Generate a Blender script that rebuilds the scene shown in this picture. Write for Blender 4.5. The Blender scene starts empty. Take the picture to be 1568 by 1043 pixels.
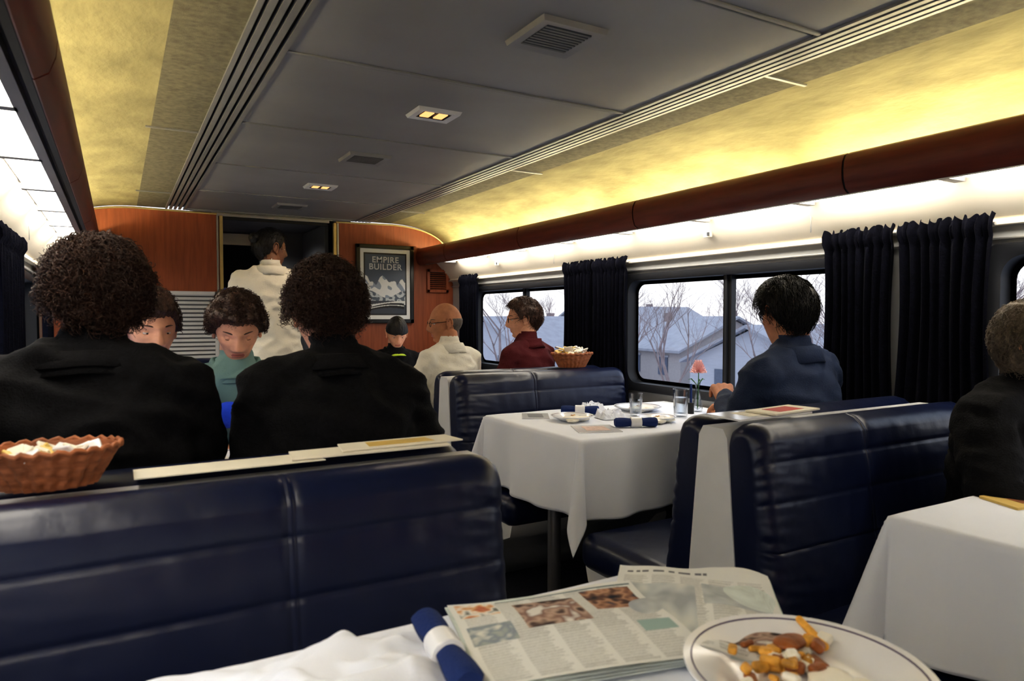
import bpy, math, random
import numpy as np
from mathutils import Vector, Matrix, noise
random.seed(7); np.random.seed(7)
SC=bpy.context.scene
R=math.radians
# ---------------------------------------------------------------- materials
def lin(c):
    o=[]
    for v in c[:3]:
        v=v/255.0; o.append(v/12.92 if v<=.04045 else ((v+.055)/1.055)**2.4)
    return (o[0],o[1],o[2],1)
def mat(name,col,rough=.5,metal=0,var=.08,vs=8,bump=0,bs=60,st=(1,1,1),emit=0,ecol=None,coat=0,sheen=0,sss=0,attr=None,spec=.5,bd=.01):
    m=bpy.data.materials.new(name); m.use_nodes=True
    n=m.node_tree.nodes; l=m.node_tree.links; b=n['Principled BSDF']
    tc=n.new('ShaderNodeTexCoord'); mp=n.new('ShaderNodeMapping'); mp.inputs['Scale'].default_value=st
    l.new(tc.outputs['Object'],mp.inputs['Vector'])
    nz=n.new('ShaderNodeTexNoise'); nz.inputs['Scale'].default_value=vs; nz.inputs['Detail'].default_value=5
    l.new(mp.outputs['Vector'],nz.inputs['Vector'])
    c=lin(col); rp=n.new('ShaderNodeValToRGB')
    rp.color_ramp.elements[0].position=.3; rp.color_ramp.elements[1].position=.7
    rp.color_ramp.elements[0].color=tuple(max(0,x*(1-var)) for x in c[:3])+(1,)
    rp.color_ramp.elements[1].color=tuple(min(1,x*(1+var)) for x in c[:3])+(1,)
    l.new(nz.outputs['Fac'],rp.inputs['Fac'])
    if attr:
        a=n.new('ShaderNodeAttribute'); a.attribute_name=attr
        l.new(a.outputs['Color'],b.inputs['Base Color'])
    else: l.new(rp.outputs['Color'],b.inputs['Base Color'])
    b.inputs['Roughness'].default_value=rough; b.inputs['Metallic'].default_value=metal
    b.inputs['Specular IOR Level'].default_value=spec
    if coat: b.inputs['Coat Weight'].default_value=coat; b.inputs['Coat Roughness'].default_value=.2
    if sheen: b.inputs['Sheen Weight'].default_value=sheen
    if sss:
        b.inputs['Subsurface Weight'].default_value=sss; b.inputs['Subsurface Radius'].default_value=(.012,.004,.002)
        b.inputs['Subsurface Scale'].default_value=1.0
    if emit:
        b.inputs['Emission Color'].default_value=tuple(ecol)+(1,) if ecol else c
        b.inputs['Emission Strength'].default_value=emit
    if bump:
        n2=n.new('ShaderNodeTexNoise'); n2.inputs['Scale'].default_value=bs; n2.inputs['Detail'].default_value=4
        l.new(mp.outputs['Vector'],n2.inputs['Vector'])
        bm=n.new('ShaderNodeBump'); bm.inputs['Strength'].default_value=bump; bm.inputs['Distance'].default_value=bd
        l.new(n2.outputs['Fac'],bm.inputs['Height']); l.new(bm.outputs['Normal'],b.inputs['Normal'])
    return m
def glassmat(name,tint=(1,1,1),fac=.08):
    m=bpy.data.materials.new(name); m.use_nodes=True; n=m.node_tree.nodes; l=m.node_tree.links
    n.remove(n['Principled BSDF']); o=n['Material Output']
    t=n.new('ShaderNodeBsdfTransparent'); t.inputs[0].default_value=tint+(1,)
    g=n.new('ShaderNodeBsdfGlossy'); g.inputs['Roughness'].default_value=.03
    lw=n.new('ShaderNodeLayerWeight'); lw.inputs[0].default_value=fac*4
    mx=n.new('ShaderNodeMixShader'); mu=n.new('ShaderNodeMath'); mu.operation='MULTIPLY'; mu.inputs[1].default_value=.7
    l.new(lw.outputs['Facing'],mu.inputs[0]); l.new(mu.outputs[0],mx.inputs[0])
    l.new(t.outputs[0],mx.inputs[1]); l.new(g.outputs[0],mx.inputs[2]); l.new(mx.outputs[0],o.inputs[0])
    return m
M={}
M['navy']=mat('navy_vinyl',(16,25,56),.33,var=.15,vs=3,bump=.35,bs=14,bd=.006,spec=.55)
M['shell']=mat('white_plastic_shell',(222,223,226),.4,var=.04)
M['ceil']=mat('ceiling_panel',(140,140,143),.5,var=.12,vs=2)
M['fabric']=mat('ceiling_fabric',(104,99,84),.9,var=.28,vs=50,bump=.2,bs=300,bd=.003)
M['cove']=mat('cove_fabric',(148,140,104),.9,var=.26,vs=9,bump=.3,bs=35,bd=.01,st=(1,.5,1))
M['trk']=mat('track_metal',(150,150,152),.4,.5)
M['dark']=mat('dark_groove',(18,18,20),.6)
M['rail']=mat('brown_wood_rail',(104,43,30),.4,var=.2,vs=6,st=(8,1,8))
M['wood']=mat('orange_wood_panel',(150,80,50),.5,var=.18,vs=5,st=(12,12,1))
M['gold']=mat('brass_trim',(215,190,130),.35,.5)
M['alu']=mat('aluminium',(190,190,190),.35,.8)
M['white']=mat('white_wall_panel',(244,235,218),.5,var=.02)
M['wallg']=mat('grey_wall_laminate',(165,165,165),.6,var=.04)
M['floor']=mat('carpet_floor',(40,42,55),.95,var=.3,vs=90,bump=.3,bs=200)
M['blk']=mat('black_rubber',(22,22,25),.5)
M['wframe']=mat('window_frame_grey',(52,54,60),.45,.3)
M['curt']=mat('navy_curtain',(10,11,23),.95,var=.35,vs=60,bump=.3,bs=160,spec=.15)
M['cloth']=mat('white_linen',(234,237,246),.85,var=.02,vs=5,bump=.12,bs=250,bd=.002)
M['lampU']=mat('cove_lamp',(255,240,190),emit=40,ecol=(1,.91,.60))
M['lampL']=mat('lamp_lens',(255,245,225),emit=16,ecol=(1,.93,.80))
M['lampS']=mat('reading_lamp_lens',(120,60,20),emit=1.3,ecol=(1,.50,.18))
M['skin']=mat('skin',(218,164,138),.65,var=.14,vs=30,sss=.05,bump=.2,bs=240,bd=.0015,spec=.3)
M['skin_dark']=mat('skin_brown',(130,88,66),.6,var=.1,vs=30,sss=.05)
M['skin_tan']=mat('skin_tan',(186,130,100),.65,var=.14,vs=30,sss=.05,bump=.2,bs=240,bd=.0015,spec=.3)
M['lips']=mat('lips',(180,112,98),.5)
M['eyew']=mat('eye_white',(200,192,186),.3)
M['iris']=mat('eye_iris',(55,40,32),.3)
M['shoe']=mat('black_shoe',(18,18,18),.4)
M['pants']=mat('dark_trousers',(24,25,32),.9,bump=.2)
M['hairb']=mat('hair_dark_brown',(66,43,33),.5,var=.5,vs=60,bump=.6,bs=90,st=(1,1,.35))
M['hairk']=mat('hair_black',(19,16,16),.5,var=.3,vs=40,bump=.6,bs=90,st=(1,1,.3))
M['hairg']=mat('hair_grey_blond',(112,100,86),.6,var=.3,vs=40,bump=.6,bs=90,st=(1,1,.3))
M['hairw']=mat('hair_grey',(92,84,78),.6,var=.25,vs=40,bump=.5,bs=120)
M['jacket']=mat('black_wool_jacket',(16,16,20),.9,var=.35,vs=90,bump=.5,bs=220,bd=.005,spec=.25)
M['teal']=mat('teal_shirt',(118,152,150),.85,bump=.15,bs=150)
M['blue']=mat('blue_fleece',(22,70,215),.85,bump=.2,bs=150)
M['wshirt']=mat('white_shirt',(232,227,214),.85,bump=.2,bs=120,var=.05)
M['maroon']=mat('maroon_sweater',(84,18,28),.9,bump=.3,bs=200)
M['dblue']=mat('denim_blue_shirt',(34,48,78),.85,bump=.25,bs=200,var=.18)
M['hivis']=mat('hi_vis_piping',(200,230,60),.6)
M['frame']=mat('black_picture_frame',(14,14,15),.3)
M['wire']=mat('spectacle_frame',(30,25,22),.3,.5)
M['basket']=mat('woven_basket',(156,94,58),.6,var=.35,vs=25,st=(1,1,4),bump=.4,bs=120,bd=.004)
M['paper']=mat('cream_paper',(232,226,210),.8,var=.04)
M['news']=mat('newsprint',(225,225,220),.95,attr='Col',spec=.1)
M['newse']=mat('newsprint_edge',(206,214,210),.9,var=.15,vs=200,st=(.1,.1,8))
M['china']=mat('white_china',(240,240,242),.15,var=.01,coat=.5)
M['rim']=mat('plate_rim_line',(90,80,110),.2)
M['potato']=mat('fried_potato',(220,160,66),.5,var=.45,vs=45,bump=.5,bs=90)
M['toast']=mat('fried_brown',(150,86,40),.5,var=.4,vs=40,bump=.4,bs=80)
M['egg']=mat('egg_white',(242,236,220),.35,var=.05)
M['nblue']=mat('navy_napkin',(20,44,100),.9,bump=.25,bs=200)
M['red']=mat('red_cover',(190,60,50),.5)
M['cardt']=mat('card_print_pale',(206,180,168),.7,var=.2,vs=60)
M['yellow']=mat('yellow_cover',(222,190,110),.5)
M['pink']=mat('pink_petal',(252,204,202),.7,var=.08,vs=40)
M['green']=mat('green_stem',(60,110,50),.6)
M['gl']=glassmat('window_glass',(.97,.98,1),.03)
M['gl2']=glassmat('drinking_glass',(.93,.95,.97),.15)
M['grille']=mat('vent_grille',(96,98,102),.5)
M['poster']=mat('poster_print',(200,200,200),.35,attr='Col')
M['ptxt']=mat('poster_lettering',(214,218,226),.5)
M['snow']=mat('pale_ground',(190,192,200),.9,var=.08,vs=.3)
M['siding']=mat('house_siding',(180,182,192),.8,var=.05,st=(1,1,10),vs=2)
M['siding2']=mat('house_siding_tan',(168,162,162),.8,var=.05)
M['roof']=mat('pale_shingle_roof',(158,160,170),.9,var=.1,vs=2)
M['hwin']=mat('house_window_dark',(96,104,122),.3)
M['bark']=mat('bare_bark',(142,128,128),.9,var=.2,vs=4)
M['corr']=mat('corridor_wall',(110,110,112),.6)
M['steel']=mat('table_leg_steel',(160,160,165),.3,.8)
# ---------------------------------------------------------------- mesh builder
class MB:
    def __init__(s): s.v=[];s.f=[];s.m=[]
    def add(s,V,F,mi=0):
        o=len(s.v); s.v.extend([tuple(float(q) for q in p) for p in V])
        s.f.extend([tuple(int(i)+o for i in f) for f in F])
        if isinstance(mi,(list,tuple,np.ndarray)): s.m.extend([int(q) for q in mi])
        else: s.m.extend([mi]*len(F))
    def box(s,c,d,mi=0,rz=0):
        x,y,z=d[0]/2,d[1]/2,d[2]/2; ca,sa=math.cos(rz),math.sin(rz); V=[]
        for a in (-x,x):
            for b in (-y,y):
                for e in (-z,z): V.append((c[0]+a*ca-b*sa,c[1]+a*sa+b*ca,c[2]+e))
        s.add(V,[(0,1,3,2),(4,6,7,5),(0,4,5,1),(2,3,7,6),(0,2,6,4),(1,5,7,3)],mi)
    def loft(s,rings,mi=0,closed=True,caps=True,cyc=False):
        n=len(rings[0]); V=[p for r in rings for p in r]; F=[]
        m=len(rings)
        for i in range(m if cyc else m-1):
            i2=(i+1)%m
            for j in range(n if closed else n-1):
                k=(j+1)%n; F.append((i*n+j,i*n+k,i2*n+k,i2*n+j))
        if caps and closed and not cyc: F.append(tuple(range(n-1,-1,-1))); F.append(tuple((m-1)*n+j for j in range(n)))
        s.add(V,F,mi)
    def rbox(s,c,d,r,mi=0,seg=4,M4=None):
        h=[max(q/2-r,0) for q in d]; rings=[]
        for hemi in (-1,1):
            for i in range(seg+1):
                la=(-math.pi/2+i*math.pi/2/seg) if hemi<0 else i*math.pi/2/seg
                ring=[]
                for q in range(4):
                    sx=[1,-1,-1,1][q]; sy=[1,1,-1,-1][q]
                    for j in range(seg+1):
                        lo=q*math.pi/2+j*math.pi/2/seg
                        p=Vector((sx*h[0]+r*math.cos(la)*math.cos(lo),sy*h[1]+r*math.cos(la)*math.sin(lo),hemi*h[2]+r*math.sin(la)))
                        if M4: p=M4@p
                        ring.append((p[0]+c[0],p[1]+c[1],p[2]+c[2]))
                rings.append(ring)
        s.loft(rings,mi)
    def rev(s,prof,c=(0,0,0),n=32,mi=0,ov=(1,1),M4=None,cyc=False):
        rings=[]
        for r,z in prof:
            ring=[]
            for j in range(n):
                a=2*math.pi*j/n; p=Vector((r*math.cos(a)*ov[0],r*math.sin(a)*ov[1],z))
                if M4: p=M4@p
                ring.append((p[0]+c[0],p[1]+c[1],p[2]+c[2]))
            rings.append(ring)
        s.loft(rings,mi,cyc=cyc)
    def capsule(s,p0,p1,r0,r1,mi=0,n=16,fl=None):
        p0=Vector(p0);p1=Vector(p1);ax=(p1-p0); L=ax.length
        if L<1e-6: ax=Vector((0,0,1)); L=1e-6
        ax=ax.normalized(); u=ax.orthogonal().normalized(); w=ax.cross(u)
        rings=[]
        for i in range(1,6):
            a=-math.pi/2+i*math.pi/2/5; rings.append((p0+ax*r0*math.sin(a),r0*math.cos(a)))
        for i in range(0,5):
            a=i*math.pi/2/5; rings.append((p1+ax*r1*math.sin(a),r1*math.cos(a)))
        rr=[]
        for c,r in rings: rr.append([tuple(c+(u*math.cos(2*math.pi*j/n)+w*math.sin(2*math.pi*j/n))*r) for j in range(n)])
        s.loft(rr,mi)
    def tube(s,pts,r,mi=0,n=8,cyc=False):
        pts=[Vector(p) for p in pts]; rings=[]; N=len(pts); prev=None
        for i,p in enumerate(pts):
            if cyc: t=(pts[(i+1)%N]-pts[i-1])
            else: t=pts[min(i+1,N-1)]-pts[max(i-1,0)]
            t=t.normalized()
            if prev is None: u=t.orthogonal().normalized()
            else: u=(prev-t*prev.dot(t)).normalized()
            prev=u; w=t.cross(u); rad=r[i] if isinstance(r,(list,tuple)) else r
            rings.append([tuple(p+(u*math.cos(2*math.pi*j/n)+w*math.sin(2*math.pi*j/n))*rad) for j in range(n)])
        s.loft(rings,mi,cyc=cyc)
    def grid(s,P,mi=0):
        h,w=P.shape[:2]; V=P.reshape(-1,3)
        F=[(i*w+j,i*w+j+1,(i+1)*w+j+1,(i+1)*w+j) for i in range(h-1) for j in range(w-1)]
        s.add(V,F,mi)
def obj(mb,name,mats,origin=(0,0,0),smooth=True,parent=None,ang=40,bevel=0,col=None,rot=0):
    me=bpy.data.meshes.new(name)
    V=[(p[0]-origin[0],p[1]-origin[1],p[2]-origin[2]) for p in mb.v]
    me.from_pydata(V,[],mb.f)
    for m in mats: me.materials.append(M[m] if isinstance(m,str) else m)
    me.polygons.foreach_set('material_index',mb.m)
    if col is not None:
        a=me.color_attributes.new('Col','FLOAT_COLOR','POINT'); a.data.foreach_set('color',np.asarray(col,dtype=np.float32).ravel())
    me.validate(); me.update()
    if smooth:
        me.polygons.foreach_set('use_smooth',[True]*len(me.polygons)); me.set_sharp_from_angle(angle=R(ang))
    o=bpy.data.objects.new(name,me); SC.collection.objects.link(o); o.location=origin
    if parent: o.parent=parent
    if bevel:
        b=o.modifiers.new('bevel','BEVEL'); b.width=bevel; b.segments=3; b.limit_method='ANGLE'
    return o
def empty(name,loc=(0,0,0)):
    e=bpy.data.objects.new(name,None); e.location=loc; SC.collection.objects.link(e); return e
# ---------------------------------------------------------------- room
CX=1.03; Y0,Y1=-2.6,5.36
def strip(mb,pts,y0,y1,mi=0):
    ring0=[(x,y0,z) for x,z in pts]; ring1=[(x,y1,z) for x,z in pts]
    mb.loft([ring0,ring1],mi,closed=False)
WZ0,WZ1=.845,1.425
WINS=[(-2.05,-.68),(-.2,1.17),(1.67,3.04),(3.52,4.93)]
cove=[(.90,1.97)]+[((1-t)**2*.92+2*t*(1-t)*1.30+t*t*1.39,(1-t)**2*1.97+2*t*(1-t)*1.960+t*t*1.80) for t in [i/14 for i in range(15)]]
for side,sn in ((1,'right'),(-1,'left')):
    X=lambda o: CX+side*o
    mb=MB(); xw=X(1.45)
    strip(mb,[(xw,0),(xw,WZ0)],Y0,Y1+.02,0); strip(mb,[(xw,WZ1),(xw,1.53)],Y0,Y1+.02,0)
    ys=[Y0]+[q for w in WINS for q in w]+[Y1+.02]
    for i in range(0,len(ys),2): strip(mb,[(xw,WZ0),(xw,WZ1)],ys[i],ys[i+1],0)
    strip(mb,[(X(1.43),1.53),(X(1.395),1.56),(X(1.31),1.665),(X(1.30),1.70),(X(1.39),1.70),(X(1.39),1.80)],Y0,Y1+.02,1)
    strip(mb,[(xw,1.53),(X(1.43),1.53)],Y0,Y1+.02,1)
    obj(mb,'wall_'+sn,['wallg','white'])
    mb=MB(); mb.box((X(1.435),(Y0+Y1)/2,1.522),(.03,Y1-Y0,.02),0); mb.box((X(1.443),(Y0+Y1)/2,1.47),(.012,Y1-Y0,.008),1)
    for y in (1.45,3.3,5.1,-.4): mb.box((X(1.354),y+.35,1.610),(.004,.004,.12),1)
    obj(mb,'trim_'+('1' if side>0 else '2'),['white','alu'],bevel=.002)
    # windows
    for k,(a,b) in enumerate(WINS):
        mb=MB(); r=.07; n=8
        def rr(x,a,b,z0,z1,r):
            P=[]
            for q,(cy,cz) in enumerate(((b-r,z1-r),(a+r,z1-r),(a+r,z0+r),(b-r,z0+r))):
                for j in range(n+1):
                    t=q*math.pi/2+j*math.pi/2/n; P.append((x,cy+r*math.cos(t),cz+r*math.sin(t)))
            return P
        xi=X(1.432)
        mb.loft([rr(X(1.45),a-.035,b+.035,WZ0-.035,WZ1+.03,.03),rr(xi,a-.03,b+.03,WZ0-.03,WZ1+.025,.03),rr(xi,a-.005,b+.005,WZ0-.005,WZ1+.003,r),rr(X(1.44),a+.01,b-.01,WZ0+.01,WZ1-.01,r)],0,caps=False)
        mb.loft([rr(X(1.44),a+.01,b-.01,WZ0+.01,WZ1-.01,r),rr(X(1.50),a+.012,b-.012,WZ0+.012,WZ1-.012,r),rr(X(1.50),a+.03,b-.03,WZ0+.03,WZ1-.03,r*.8)],1,caps=False)
        mb.loft([rr(X(1.50),a-.03,b+.03,WZ0-.03,WZ1+.03,.02),rr(X(1.50),a+.03,b-.03,WZ0+.03,WZ1-.03,r*.8)],1,caps=False)
        mb.box((X(1.485),(a+b)/2-.02,(WZ0+WZ1)/2),(.03,.05,WZ1-WZ0-.02),1)
        mb.box((X(1.465),(a+b)/2-.02,(WZ0+WZ1)/2),(.012,.012,WZ1-WZ0-.02),0)
        mb.add([(X(1.503),a,WZ0),(X(1.503),b,WZ0),(X(1.503),b,WZ1),(X(1.503),a,WZ1)],[(0,1,2,3)],2)
        obj(mb,'window_%d'%(k+1+(4 if side<0 else 0)),['wframe','blk','gl'])
    # ceiling cove
    mb=MB(); P=[(X(o),z) for o,z in cove]
    strip(mb,[(X(.72),1.97),(X(.90),1.97)],Y0,Y1+.02,0)
    strip(mb,P,Y0,Y1+.02,1)
    for y in (1.5,3.1,4.7,-.1):
        mb.box((X(.82),y,1.967),(.20,.012,.006),2)
    obj(mb,'ceiling_cove_'+sn,['fabric','cove','trk'])
    # track
    mb=MB()
    strip(mb,[(X(.60),1.97),(X(.60),1.985),(X(.73),1.985),(X(.73),1.97)],Y0,Y1+.02,1)
    for o,w in ((.610,.016),(.640,.018),(.668,.016),(.696,.018),(.722,.014)):
        mb.box((X(o),(Y0+Y1)/2,1.968),(w,Y1-Y0,.012),0)
    obj(mb,'trim_ceiling_track_'+sn,['trk','dark'])
    # wood rail + lamps
    mb=MB()
    pr=[(1.150,1.640),(1.128,1.655),(1.117,1.685),(1.114,1.715),(1.118,1.745),(1.130,1.768),(1.150,1.778),(1.165,1.775),(1.165,1.645)]
    js=[Y0,-.7,.4,1.5,2.6,3.7,4.8,Y1]
    for i in range(len(js)-1):
        a,b=js[i]+.004,js[i+1]-.004
        mb.loft([[(X(o),a,z) for o,z in pr],[(X(o),b,z) for o,z in pr]],0)
    mb.loft([[(X(o+.004),Y0,z*.999+.002) for o,z in pr],[(X(o+.004),Y1,z*.999+.002) for o,z in pr]],1)
    mb.box((X(1.232),(Y0+Y1)/2,1.682),(.135,Y1-Y0,.03),1)
    obj(mb,'trim_rail_'+sn,['rail','dark'])
    mb=MB(); y=Y0+.06
    while y<Y1-.56:
        mb.box((X(1.250),y+.25,1.661),(.085,.48,.010),0)
        mb.box((X(1.25),y+.517,1.655),(.10,.034,.020),2); y+=.54
    mb.box((X(1.194),(Y0+Y1)/2,1.656),(.024,Y1-Y0-.08,.022),2)
    obj(mb,'strip_light_'+sn,['lampL','alu','trk'],smooth=False)
    mb=MB(); y=Y0+.05
    while y<Y1-.8:
        mb.capsule((X(1.335),y,1.720),(X(1.335),y+1.00,1.720),.012,.012,0,n=10); y+=1.12
    obj(mb,'cove_lamp_'+sn,['lampU'])
    # curtains
    for yc in (-.42,1.47,3.28,5.08):
        mb=MB(); 
        for h0,h1,ph in ((-.32,-.005,0),(.005,.30,2)):
            if yc>5 and h1>.2: continue
            nu,nv=110,44; P=np.zeros((nv,nu,3))
            for i in range(nv):
                v=i/(nv-1); z=1.545-v*.98
                wv=1-.10*math.sin(min(v*1.6,1)*math.pi)
                for j in range(nu):
                    u=j/(nu-1); c=(h0+h1)/2; yy=yc+c+(u-.5)*(h1-h0)*wv
                    a=u*2*math.pi*8.5+ph+.5*math.sin(v*5+u*9)
                    amp=.018*(1-.3*v) if v>.07 else .012
                    am=math.sin(a)*amp+.004*math.sin(a*2.3+1)
                    if v<.07: am+=.006*math.sin(u*90)+.014*math.sin(v/.07*math.pi)
                    zz=z+(.008*math.sin(u*70) if v<.03 else 0)
                    P[i,j]=(X(1.385)-side*am,yy,zz)
            mb.grid(P,0)
        mb.tube([(X(1.40),yc-.31,1.515),(X(1.40),min(yc+.3,5.33),1.515)],.006,1)
        o=obj(mb,'window_curtain',['curt','alu'],origin=(X(1.40),yc,1.0))
# ceiling centre
mb=MB(); ys=[Y0]+[1.23+.82*k for k in range(-4,6)]+[Y1+.02]
for i in range(len(ys)-1):
    a,b=ys[i]+.005,ys[i+1]-.005
    mb.box((CX,(a+b)/2,1.975),(1.215,b-a,.012),0)
    mb.box((CX,b-.012,1.967),(1.20,.014,.008),0)
mb.box((CX,(Y0+Y1)/2,1.995),(1.3,Y1-Y0+.04,.016),1)
obj(mb,'ceiling',['ceil','dark'],bevel=.003)
def vent(y):
    mb=MB(); s=.10
    mb.loft([[(CX-s,y-s,1.969),(CX+s,y-s,1.969),(CX+s,y+s,1.969),(CX-s,y+s,1.969)],
             [(CX-s+.004,y-s+.004,1.955),(CX+s-.004,y-s+.004,1.955),(CX+s-.004,y+s-.004,1.955),(CX-s+.004,y+s-.004,1.955)],
             [(CX-.07,y-.07,1.958),(CX+.07,y-.07,1.958),(CX+.07,y+.07,1.958),(CX-.07,y+.07,1.958)]],0,caps=False)
    mb.box((CX,y,1.964),(.15,.15,.004),1)
    for k in range(9): mb.box((CX,y-.06+k*.015,1.959),(.14,.009,.006),1)
    obj(mb,'ceiling_air_vent',['ceil','grille'],origin=(CX,y,1.96))
def dlight(y):
    mb=MB(); s=.085
    mb.loft([[(CX-s,y-s*.8,1.969),(CX+s,y-s*.8,1.969),(CX+s,y+s*.8,1.969),(CX-s,y+s*.8,1.969)],
             [(CX-s+.006,y-s*.8+.006,1.957),(CX+s-.006,y-s*.8+.006,1.957),(CX+s-.006,y+s*.8-.006,1.957),(CX-s+.006,y+s*.8-.006,1.957)],
             [(CX-.055,y-.04,1.960),(CX+.055,y-.04,1.960),(CX+.055,y+.04,1.960),(CX-.055,y+.04,1.960)]],0,caps=False)
    mb.box((CX,y,1.966),(.11,.08,.003),2)
    for dx in (-.027,.027): mb.box((CX+dx,y,1.962),(.034,.060,.004),1)
    obj(mb,'ceiling_downlight',['shell','lampS','blk'],origin=(CX,y,1.96))
def spot(name,loc,e,col=(1,.82,.62),size=150,rad=.05):
    ld=bpy.data.lights.new(name,'SPOT'); ld.energy=e; ld.color=col; ld.spot_size=R(size); ld.spot_blend=.8; ld.shadow_soft_size=rad
    o=bpy.data.objects.new(name,ld); o.location=loc; SC.collection.objects.link(o)
for k in range(-1,3): vent(1.57+1.64*k+.0)
for k in range(-1,2): dlight(2.39+1.64*k)
spot('downlight_bulb',(CX,4.03,1.945),9); spot('downlight_bulb',(CX,2.39,1.945),5); spot('corridor_fill',(CX,Y1+.5,1.93),22,(1,.95,.9))  # corridor spot is an added fill without a fixture, lightening the black doorway
mb=MB(); mb.box((CX,(Y0+Y1)/2+1.2,-.02),(3.0,Y1-Y0+2.6,.04),0); obj(mb,'floor',['floor'])
mb=MB(); mb.box((CX,Y0-.02,1.0),(3.0,.04,2.1),0); obj(mb,'wall_rear',['wood'])
# end wall (panels)
DX0,DX1=.675,1.456; T=.04
def panel(side,xin):
    offs=[(abs(xin-CX),0.0),(abs(xin-CX),1.955)]+[(o,z-.006) for o,z in cove]+[(1.39,1.70),(1.30,1.70),(1.30,1.665),(1.43,1.53),(1.45,1.5),(1.45,0)]
    return [(CX+side*o,z) for o,z in offs]
mb=MB()
for side,xin in ((1,DX1+.03),(-1,DX0-.03)):
    P=panel(side,xin)
    mb.loft([[(x,Y1,z) for x,z in P],[(x,Y1+T,z) for x,z in P]],0)
mb.box((CX,Y1+.02,1.968),(.86,.04,.02),1)
obj(mb,'wall_front',['wood','alu'],smooth=False)
mb=MB()
for side,xin in ((1,DX1+.03),(-1,DX0-.03)):
    pts=[(CX+side*abs(xin-CX),1.950)]+[(CX+side*o,z-.014) for o,z in cove]
    mb.tube([(x,Y1-.004,z) for x,z in pts],.007,0)
    mb.box((xin-side*.012,Y1-.005,.97),(.022,.03,1.94),0)
    mb.box((xin+side*.012,Y1-.005,.97),(.012,.02,1.94),1)
    mb.box((CX+side*1.0,Y1-.004,.05),(.8,.012,.1),1)
mb.box((CX,Y1-.005,1.945),(.80,.03,.018),1); mb.box((CX,Y1+.01,1.925),(.78,.02,.02),2)
obj(mb,'trim_3',['gold','alu','blk'])
# corridor beyond the doorway
mb=MB()
for x in (DX0-.14,DX1+.14): mb.box((x,Y1+1.24,1.0),(.04,2.4,2.0),0)
mb.box((CX,Y1+1.24,1.98),(1.1,2.4,.04),0); mb.box((CX,Y1+2.42,1.0),(1.1,.04,2.0),0)
mb.box((1.34,Y1+1.0,1.0),(.5,.03,1.95),1); mb.box((1.10,Y1+.98,1.0),(.03,.05,1.95),2)
mb.box((.66,Y1+.9,.95),(.26,.5,1.0),3); mb.box((CX,Y1+1.2,1.9),(.8,.04,.1),2)
obj(mb,'wall_corridor',['corr','grille','alu','nblue'],smooth=False)
mb=MB(); mb.box((1.46,Y1+.55,1.0),(.03,.75,1.9),0); mb.box((1.44,Y1+.55,1.35),(.012,.4,.6),1); mb.box((1.43,Y1+.25,1.0),(.03,.03,.15),2)
obj(mb,'door_1',['grille','wframe','alu'],bevel=.004)
# louvre panel, vent
def louvre(name,x0,x1,z0,z1,n,ms):
    mb=MB(); xc=(x0+x1)/2; y=Y1-.012
    for x in (x0,x1): mb.box((x,y,(z0+z1)/2),(.022,.022,z1-z0+.02),0)
    for z in (z0,z1): mb.box((xc,y,z),(x1-x0+.02,.022,.022),0)
    mb.box((xc,Y1-.003,(z0+z1)/2),(x1-x0,.004,z1-z0),1)
    for k in range(n):
        z=z0+(k+.7)*(z1-z0)/n; h=(z1-z0)/n*.62
        mb.add([(x0,y-.008,z-h*.5),(x1,y-.008,z-h*.5),(x1,y+.008,z+h*.5),(x0,y+.008,z+h*.5),(x0,y-.004,z-h*.6),(x1,y-.004,z-h*.6)],[(0,1,2,3),(0,4,5,1),(4,3,2,5)],0)
    obj(mb,name,ms,origin=(xc,y,z0),smooth=False)
louvre('louvered_panel',.235,.62,.62,1.385,26,['shell','grille'])
louvre('wall_air_grille',2.25,2.42,1.43,1.60,10,['wood','dark'])
for y,z in ((2.35,1.60),(4.4,1.60)):
    mb=MB(); mb.rbox((CX+1.355,y,z),(.012,.05,.03),.004,0); mb.box((CX+1.346,y-.01,z),(.004,.012,.016),1); obj(mb,'panel_latch',['paper','wframe'],origin=(CX+1.36,y,z))
# ---------------------------------------------------------------- poster
px0,px1,pz0,pz1=1.635,2.115,1.165,1.79; pc=empty('framed_poster',((px0+px1)/2,Y1-.02,(pz0+pz1)/2))
W=px1-px0; H=pz1-pz0
mb=MB()
for c,d in (((0,-0,H/2-.016),(W,.03,.032)),((0,0,-H/2+.016),(W,.03,.032)),((W/2-.016,0,0),(.032,.03,H)),((-W/2+.016,0,0),(.032,.03,H))): mb.box(c,d,0)
obj(mb,'frame',['frame'],parent=pc,bevel=.004)
nu,nv=150,200; P=np.zeros((nv,nu,3)); C=np.ones((nv,nu,4))
def S(c): return np.array(lin(c)[:3])
for i in range(nv):
    v=i/(nv-1)
    for j in range(nu):
        u=j/(nu-1); P[i,j]=((u-.5)*(W-.05),-.006,(v-.5)*(H-.05))
        c=S((240,242,244))
        if .085<u<.915 and .07<v<.93:
            c=S((18,20,28))
            if .110<u<.890 and .088<v<.912:
                c=S((80,94,120))
                ridge=.50+.15*abs(math.sin(u*7.5+.8))*(.6+.4*math.sin(u*19))+.04*noise.noise(Vector((u*14,0,0)))
                if v<ridge:
                    sh=noise.noise(Vector((u*9+v*5,v*9,1)))
                    c=S((242,245,250)) if sh>-.1 else S((150,164,188))
                if v<.36+.05*math.sin(u*9): c=S((206,214,222)) if noise.noise(Vector((u*16,v*22,3)))>.0 else S((90,102,122))
                if v<.27: c=S((234,236,238)) if abs((v-.19)-.1*(u-.3))<.035 else S((60,66,80))
                yy=.15+.055*math.sin(u*3.2-.5)
                if .12<u<.86 and abs(v-yy)<.030*(.5+u): c=S((14,15,18)) if abs(v-yy-.004)>.006 else S((234,236,234))
        C[i,j,:3]=c
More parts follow.
